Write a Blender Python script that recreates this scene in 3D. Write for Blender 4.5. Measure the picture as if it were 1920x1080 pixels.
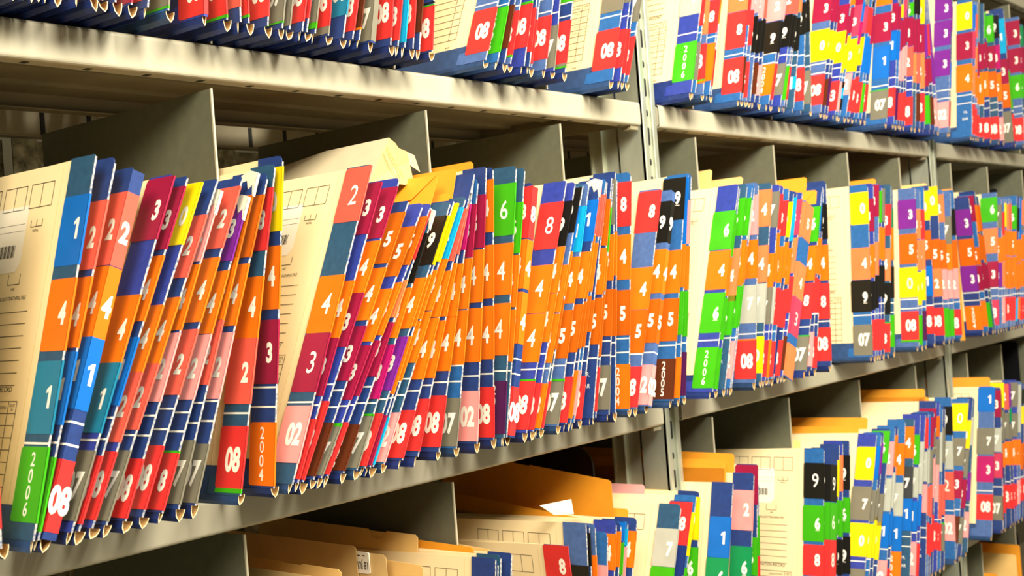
import bpy, math, random, re
from mathutils import Matrix, Vector
random.seed(7)
S = bpy.context.scene
C = S.collection
for o in list(bpy.data.objects):
    bpy.data.objects.remove(o)

# ------------------------------------------------------------------ camera
CAM_Y, CAM_Z = -0.96976, -0.01759
YAW, PITCH, ROLL, FPX = math.radians(38.0815), math.radians(0.26945), math.radians(-4.3508), 2372.68
fwd = Vector((math.cos(YAW) * math.cos(PITCH), math.sin(YAW) * math.cos(PITCH), math.sin(PITCH)))
rgt = Vector((math.sin(YAW), -math.cos(YAW), 0))
upv = rgt.cross(fwd)
R_ = math.cos(ROLL) * rgt + math.sin(ROLL) * upv
U_ = -math.sin(ROLL) * rgt + math.cos(ROLL) * upv
cd = bpy.data.cameras.new('camera')
cam = bpy.data.objects.new('camera', cd)
C.objects.link(cam)
m = Matrix((R_, U_, -fwd)).transposed().to_4x4()
m.translation = Vector((0, CAM_Y, CAM_Z))
cam.matrix_world = m
cd.sensor_width = 36.0
cd.lens = FPX / 1920 * 36.0
cd.clip_start = 0.02
cd.dof.use_dof = True
cd.dof.focus_distance = 1.28
cd.dof.aperture_fstop = 13.0
S.camera = cam


def at(px, py, y=0.0):
    """the point of the plane Y = y that the camera sees at pixel (px, py) of the 1920x1080 frame"""
    d = fwd + (px - 960) / FPX * R_ - (py - 540) / FPX * U_
    t = (y - CAM_Y) / d.y
    return Vector((0, CAM_Y, CAM_Z)) + t * d


# ------------------------------------------------------------------ light
w = bpy.data.worlds.new('world')
S.world = w
w.use_nodes = True
w.node_tree.nodes['Background'].inputs[0].default_value = (1.0, 0.84, 0.56, 1)
w.node_tree.nodes['Background'].inputs[1].default_value = 0.34


def area(name, loc, target, sx, sy, power, col):
    l = bpy.data.lights.new(name, 'AREA')
    l.shape = 'RECTANGLE'
    l.size, l.size_y, l.energy, l.color = sx, sy, power, col
    o = bpy.data.objects.new(name, l)
    C.objects.link(o)
    o.location = loc
    d = Vector(target) - Vector(loc)
    z = -d.normalized()
    x = Vector((1, 0, 0))
    x = (x - x.dot(z) * z).normalized()
    o.rotation_euler = Matrix((x, z.cross(x), z)).transposed().to_euler()
    return o


# fluorescent ceiling fittings along the aisle
area('ceiling_light', (-0.75, -1.3, 1.05), (0.9, 0.0, 0.0), 1.0, 0.6, 74, (1.0, 0.90, 0.71))
area('ceiling_light', (1.1, -1.4, 1.2), (2.2, 0.0, 0.0), 1.1, 0.5, 122, (1.0, 0.94, 0.81))
S.view_settings.view_transform = 'Standard'
S.view_settings.look = 'None'
S.view_settings.gamma = 1.0
S.view_settings.use_curve_mapping = False
S.view_settings.exposure = -0.05


# ------------------------------------------------------------------ materials
def lin(h):
    r = [int(h[i:i + 2], 16) / 255 for i in (0, 2, 4)]
    return tuple(v / 12.92 if v < .04045 else ((v + .055) / 1.055) ** 2.4 for v in r) + (1,)


def mat(name, hexc, rough=.5, metal=0.0, spec=.5, noise=0.0, scale=60, hex2=None, bump=0.0, stretch=(1, 1, 1)):
    m = bpy.data.materials.new(name)
    m.use_nodes = True
    nt = m.node_tree
    b = nt.nodes['Principled BSDF']
    b.inputs['Base Color'].default_value = lin(hexc)
    b.inputs['Roughness'].default_value = rough
    b.inputs['Metallic'].default_value = metal
    b.inputs['Specular IOR Level'].default_value = spec
    if noise or bump:
        tc = nt.nodes.new('ShaderNodeTexCoord')
        mp = nt.nodes.new('ShaderNodeMapping')
        mp.inputs['Scale'].default_value = stretch
        n = nt.nodes.new('ShaderNodeTexNoise')
        n.inputs['Scale'].default_value = scale
        n.inputs['Detail'].default_value = 4
        nt.links.new(tc.outputs['Object'], mp.inputs[0])
        nt.links.new(mp.outputs[0], n.inputs['Vector'])
        if noise:
            rp = nt.nodes.new('ShaderNodeMapRange')
            rp.inputs[1].default_value, rp.inputs[2].default_value = .35, .7
            nt.links.new(n.outputs[0], rp.inputs[0])
            mx = nt.nodes.new('ShaderNodeMix')
            mx.data_type = 'RGBA'
            c1 = lin(hexc)
            c2 = lin(hex2) if hex2 else tuple(v * (1 - noise) for v in c1[:3]) + (1,)
            mx.inputs[6].default_value, mx.inputs[7].default_value = c1, c2
            nt.links.new(rp.outputs[0], mx.inputs[0])
            nt.links.new(mx.outputs[2], b.inputs['Base Color'])
        if bump:
            bp = nt.nodes.new('ShaderNodeBump')
            bp.inputs['Strength'].default_value = bump
            bp.inputs['Distance'].default_value = .001
            nt.links.new(n.outputs[0], bp.inputs['Height'])
            nt.links.new(bp.outputs[0], b.inputs['Normal'])
    return m


CREAM = mat('cream_card', 'ecd6a6', .65, noise=.06, scale=9)
CREASE = mat('score_line', 'd2b983', .7)
PAPER = mat('paper_edges', 'f0e4c8', .8, noise=.25, scale=400, stretch=(8, .05, .05))
INNER = mat('shaded_inside', 'a67f48', .8)  # brownish inside of the bottom fold, its dark shading put into the colour
WHITE = mat('printed_white', 'f3ecdc', .5)
INK = mat('form_ink', '2e281a', .7)
CLEAR = mat('pale_address_label', 'efe6d2', .4)
PEN = mat('pen_ink', '6a6a3c', .7)
WORN = mat('worn_edge', '56688f', .7, noise=.5, scale=300, hex2='d8cfb8')
TAPE = mat('blue_tape', '1c3170', .45, noise=.25, scale=120, bump=.15)
TAPE2 = mat('blue_tape_slate', '2b4a78', .45, noise=.25, scale=120, bump=.15)
LAB = {}
for k, (nm, hx) in dict(
        n=('navy', '1d326e'), v=('royal_blue', '2a3a98'), t=('steel_blue', '254f70'), l=('slate_blue', '4c6a9e'),
        b=('blue', '0a66bd'), B=('teal_blue', '147596'), c=('cyan', '109fd0'), r=('red', 'd9302f'), R=('rose', 'c43a57'),
        s=('salmon', 'ea5a49'), S=('light_salmon', 'f07a45'), i=('pink', 'f39692'), o=('orange', 'f0700c'),
        w=('brown_orange', 'cc5d08'), y=('yellow', 'f6d304'), g=('green', '3ba60e'), G=('teal_green', '0c8a4e'),
        D=('dark_green', '167a4c'), k=('black', '16140f'), x=('charcoal', '3c3d3d'), e=('grey', '767160'),
        E=('light_grey', 'b0b1a2'), m=('maroon', '97163c'), M=('magenta', 'b01560'), p=('purple', '74228a'),
        P=('plum', '4c1748'), d=('brown', '5a2710')).items():
    LAB[k] = (nm, mat(nm + '_label', hx, .38, noise=.10, scale=35, bump=.05))
TABM = {k: mat('tab_' + LAB[k][0], hx, .5, noise=.22, scale=150, bump=.1)
        for k, hx in dict(n='1f3a78', v='2c3c96', t='27506f', l='47659c', b='23609f').items()}
MANILA = mat('manila', 'e8981f', .6, noise=.12, scale=20)
MANILA2 = mat('manila_pale', 'f0c476', .6, noise=.10, scale=20)
TAN = mat('manila_tan', 'dcb878', .65, noise=.15, scale=20)
MAILER = mat('white_mailer', 'c0b292', .6, noise=.06, scale=40, bump=.2)
MAILIN = mat('mailer_inside', 'd3a26a', .7)
OCHRE = mat('ochre_print', '9a7d1e', .7)
PINKF = mat('pink_card', 'd99a94', .65)
BLACKF = mat('black_film', '0b0a0c', .35)
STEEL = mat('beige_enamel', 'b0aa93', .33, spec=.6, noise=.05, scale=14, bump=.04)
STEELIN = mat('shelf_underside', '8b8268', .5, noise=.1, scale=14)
PLATE = mat('grey_divider_plate', '6e6f5b', .42, metal=.25, noise=.12, scale=90, bump=.15)
PLEDGE = mat('divider_bare_edge', 'cfc8ac', .4, metal=.4)
GALV = mat('galvanised_post', 'b9bda9', .34, metal=.55, noise=.2, scale=45, bump=.1, stretch=(1, 1, .3))
GALVP = mat('galvanised_panel', 'b0ae94', .35, metal=.6, noise=.65, scale=70, hex2='4c4a38', bump=.3)
DARK = mat('dark_slot', '0e0c08', .8)
WALLM = mat('dark_wall', '5a543f', .8, noise=.1, scale=8)
FLOORM = mat('vinyl_floor', '8d8671', .5, noise=.15, scale=12)


# ------------------------------------------------------------------ mesh helpers
class MB:
    def __init__(s):
        s.v, s.f, s.mi, s.mats = [], [], [], []

    def slot(s, m):
        if m not in s.mats:
            s.mats.append(m)
        return s.mats.index(m)

    def face(s, pts, m):
        i = len(s.v)
        s.v += [tuple(p) for p in pts]
        s.f.append(tuple(range(i, i + len(pts))))
        s.mi.append(s.slot(m))

    def box(s, lo, hi, m):
        i = len(s.v)
        (a, b, c), (d, e, f) = lo, hi
        s.v += [(a, b, c), (d, b, c), (d, e, c), (a, e, c), (a, b, f), (d, b, f), (d, e, f), (a, e, f)]
        for q in ((0, 3, 2, 1), (4, 5, 6, 7), (0, 1, 5, 4), (1, 2, 6, 5), (2, 3, 7, 6), (3, 0, 4, 7)):
            s.f.append(tuple(i + k for k in q))
            s.mi.append(s.slot(m))

    def prism(s, poly, a, b, fn, m, msides=None):
        """extrude a 2D polygon between offsets a and b; fn(p, q, offset) gives the 3D point"""
        i, n = len(s.v), len(poly)
        s.v += [fn(p, q, a) for p, q in poly] + [fn(p, q, b) for p, q in poly]
        s.f.append(tuple(range(i + n - 1, i - 1, -1)))
        s.mi.append(s.slot(m))
        s.f.append(tuple(range(i + n, i + 2 * n)))
        s.mi.append(s.slot(m))
        for k in range(n):
            j = (k + 1) % n
            s.f.append((i + k, i + j, i + n + j, i + n + k))
            s.mi.append(s.slot(msides or m))

    def text(s, txt, h, fn, m, sx=.8, bold=.0, anchor='C'):
        """flat lettering, cap height h, mapped by fn(u, v)"""
        V, F, wd = glyphs(txt, bold)
        i = len(s.v)
        k = h / CAP
        off = {'C': -.5, 'L': 0, 'R': -1}[anchor] * wd
        s.v += [fn((x + off) * k * sx, (y - CAP / 2) * k) for x, y in V]
        for f in F:
            s.f.append(tuple(i + q for q in f))
            s.mi.append(s.slot(m))

    def build(s, name, parent=None, smooth=False):
        me = bpy.data.meshes.new(name)
        me.from_pydata(s.v, [], s.f)
        for q in s.mats:
            me.materials.append(q)
        me.polygons.foreach_set('material_index', s.mi)
        if smooth:
            me.polygons.foreach_set('use_smooth', [True] * len(s.f))
        me.update()
        o = bpy.data.objects.new(name, me)
        C.objects.link(o)
        if parent:
            o.parent = parent
        return o


_G = {}
CAP = 0.7


def glyphs(txt, bold):
    key = (txt, bold)
    if txt == '1' and bold > .02:     # a one with a flag, as printed on the stickers
        return [(.17, 0), (.36, 0), (.36, .73), (.22, .73), (.0, .60), (.0, .48), (.17, .55)], [(0, 1, 2, 3, 6), (3, 4, 5, 6)], .40
    if key not in _G:
        c = bpy.data.curves.new('lettering', 'FONT')
        c.body = txt
        c.offset = bold
        c.resolution_u = 3
        o = bpy.data.objects.new('lettering', c)
        C.objects.link(o)
        dg = bpy.context.evaluated_depsgraph_get()
        me = bpy.data.meshes.new_from_object(o.evaluated_get(dg))
        V = [(p.co.x, p.co.y) for p in me.vertices]
        F = [tuple(p.vertices) for p in me.polygons]
        bpy.data.objects.remove(o)
        bpy.data.meshes.remove(me)
        x0 = min(p[0] for p in V)
        x1 = max(p[0] for p in V)
        V = [(a - x0, b) for a, b in V]
        _G[key] = (V, F, x1 - x0)
    return _G[key]


CAP = max(p[1] for p in glyphs('1', 0)[0])


def empty(name, loc, label, cat, group=None, rot=(0, 0, 0)):
    o = bpy.data.objects.new(name, None)
    o.empty_display_size = .03
    C.objects.link(o)
    o.location = loc
    o.rotation_euler = rot
    return tag(o, label, cat, group)


def tag(o, label, cat, group=None):
    o['label'] = label
    o['category'] = cat
    if group:
        o['group'] = group
    return o


def rounded(x0, x1, z0, z1, r, corners='abcd', n=4):
    """rectangle with rounded corners: a (x0,z0) b (x1,z0) c (x1,z1) d (x0,z1)"""
    out = []
    for nm, cx, cz, a0 in (('a', x0, z0, 180), ('b', x1, z0, 270), ('c', x1, z1, 0), ('d', x0, z1, 90)):
        if nm not in corners:
            out.append((cx, cz))
            continue
        px = cx + r if cx == x0 else cx - r
        pz = cz + r if cz == z0 else cz - r
        for k in range(n + 1):
            a = math.radians(a0 + 90 * k / n)
            out.append((px + r * math.cos(a), pz + r * math.sin(a)))
    return out


YZ = lambda p, q, o: (o, p, q)
XZ = lambda p, q, o: (p, o, q)
XY = lambda p, q, o: (p, q, o)
# ------------------------------------------------------------------ shelving
PITCH_X, POST0 = 1.171, 0.424
LIP = {'top': .2115, 'middle': -.2235, 'bottom': -.6555, 'lowest': -1.0875, 'upper': .6435}
LIPH = .034
DEPTH = .30


def struct(name, mb):
    o = mb.build(name)
    o['kind'] = 'structure'
    return o


b = MB()
b.box((-1.5, -2.2, -1.32), (6.5, 1.2, -1.30), FLOORM)
struct('floor', b)
b = MB()
b.box((-1.5, .80, -1.30), (6.5, .84, 1.6), WALLM)
struct('wall_back', b)

BAYN = ['bay at the near end', 'bay past the first steel post', 'bay past the second steel post']


def shelf(level, bay):
    x0 = POST0 + PITCH_X * bay + .026
    x1 = POST0 + PITCH_X * (bay + 1) - .026
    if bay == 0:
        x0 = POST0 - .35
    zb = LIP[level]
    zt = zb + LIPH
    t = empty('steel_shelf', ((x0 + x1) / 2, 0, zb),
              'beige steel %s shelf with folded front lip, %s' % (level, BAYN[bay]), 'shelf', 'beige steel shelves')
    h = (x1 - x0) / 2
    m = MB()
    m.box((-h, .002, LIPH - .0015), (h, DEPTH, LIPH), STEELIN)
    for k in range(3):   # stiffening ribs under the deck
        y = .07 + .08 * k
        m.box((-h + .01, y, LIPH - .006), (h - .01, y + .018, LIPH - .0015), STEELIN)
    m.build('deck', t)
    m = MB()
    r = .004
    prof = [(0.0, r)]
    for k in range(5):
        a = math.radians(180 + 90 * k / 4)
        prof.append((r + r * math.cos(a), r + r * math.sin(a)))
    prof += [(.020, 0), (.020, .0012), (.0052, .0012), (.0014, .005), (.0014, LIPH - .0045), (.005, LIPH - .0014), (.012, LIPH - .0014), (.012, LIPH)]
    for k in range(5):
        a = math.radians(90 + 90 * k / 4)
        prof.append((r + r * math.cos(a), LIPH - r + r * math.sin(a)))
    m.prism([(p, q) for p, q in prof], -h, h, YZ, STEEL)
    e = .0012
    m.prism(rounded(0.0005, .012, .001, LIPH - .0006, .004, 'ad'), h - e, h, YZ, STEEL)
    m.prism(rounded(0.0005, .012, .001, LIPH - .0006, .004, 'ad'), -h, -h + e, YZ, STEEL)
    n = int((x1 - x0) / .062)
    for k in range(n):   # divider slots punched in the lower flange
        x = -h + .03 + k * .062
        m.box((x, .0085, -.0003), (x + .006, .0165, .0003), DARK)
    m.build('front_lip', t)
    m = MB()
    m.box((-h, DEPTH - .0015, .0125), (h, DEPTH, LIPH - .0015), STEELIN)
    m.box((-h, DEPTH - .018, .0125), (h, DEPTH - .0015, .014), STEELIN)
    m.build('rear_lip', t)
    m = MB()
    m.box((h - .002, .002, .002), (h - .0005, DEPTH - .002, LIPH - .0015), STEELIN)
    m.box((h - .022, .004, -.006), (h - .002, .02, .0), STEELIN)
    m.build('end_bracket', t)


for lv in LIP:
    for bay in range(3):
        if lv in ('lowest', 'upper') and bay == 0:
            continue
        shelf(lv, bay)

# the neighbouring back-to-back run: slotted rear rails, galvanised back panels
for lv in ('top', 'middle', 'bottom'):
    m = MB()
    zb = LIP[lv]
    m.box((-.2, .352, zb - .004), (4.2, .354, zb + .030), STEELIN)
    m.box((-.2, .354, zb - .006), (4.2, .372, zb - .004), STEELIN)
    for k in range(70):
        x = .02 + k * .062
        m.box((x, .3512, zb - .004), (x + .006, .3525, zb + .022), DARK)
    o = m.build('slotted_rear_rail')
    tag(o, 'slotted beige rail behind the %s shelf, seen under its deck' % lv, 'rail', 'slotted rear rails')
b = MB()
for lv in ('top', 'middle', 'bottom'):
    for k in range(14):
        x0 = -.05 + k * .293
        b.box((x0, .376, LIP[lv] - .40), (x0 + .255, .378, LIP[lv] - .008), GALVP)
        b.box((x0 + .258, .360, LIP[lv] - .40), (x0 + .289, .362, LIP[lv] - .008), GALVP)
struct('wall_panel', b)


def post(x, nth):
    t = empty('steel_post', (x, 0, -1.30), 'galvanised slotted steel post, %s, between two bays of file shelves' % nth, 'post', 'slotted shelf posts')
    hz = 2.2
    m = MB()
    for s in (-1, 1):     # two front flanges of the channel with the slotted web between
        a, c = (-.0185, -.0075) if s < 0 else (.0075, .0185)
        m.prism(rounded(a, c, .0, .006, .002, 'ab'), 0, hz, XY, GALV)
    m.box((-.0185, .002, 0), (-.017, .045, hz), GALV)
    m.box((.017, .002, 0), (.0185, .045, hz), GALV)
    m.box((-.0075, .0055, 0), (.0075, .007, hz), GALV)
    k = 0
    z = .015
    while z < hz - .05:
        if k % 2 == 0:
            m.prism(rounded(-.0036, .0036, z, z + .010, .0034), .0048, .0054, XZ, DARK)
        else:
            m.prism(rounded(-.0042, .0042, z, z + .026, .002), .0048, .0054, XZ, DARK)
        z += .030 if k % 2 == 0 else .042
        k += 1
    m.build('front_channel', t)
    m = MB()
    m.box((-.016, .050, 0), (-.0145, .075, hz), GALV)
    m.box((-.022, .074, 0), (-.0145, .0755, hz), GALV)
    m.box((-.016, .0755, 0), (-.0145, .095, hz), GALV)
    m.box((-.020, .095, 0), (-.0145, .097, hz), GALV)
    m.build('side_angle', t)
    m = MB()
    m.box((-.018, .215, 0), (-.0165, .285, hz), STEELIN)
    for z in (1.38, 1.42, 1.0, .96, .93, .58):
        m.prism(rounded(.232, .244, z, z + .016, .004), -.0186, -.018, YZ, DARK)
    m.build('rear_post', t)
    m = MB()
    m.box((-.020, .285, 0), (-.0165, .287, hz), GALV)
    m.box((-.020, .297, 0), (-.0165, .300, hz), GALV)
    m.box((-.018, .287, 0), (-.0165, .297, hz), GALV)
    m.build('rear_channel', t)


for k, nth in enumerate(('hidden at the near end', 'the nearer one', 'the farther one')):
    if k:
        post(POST0 + PITCH_X * k, nth)

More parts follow.
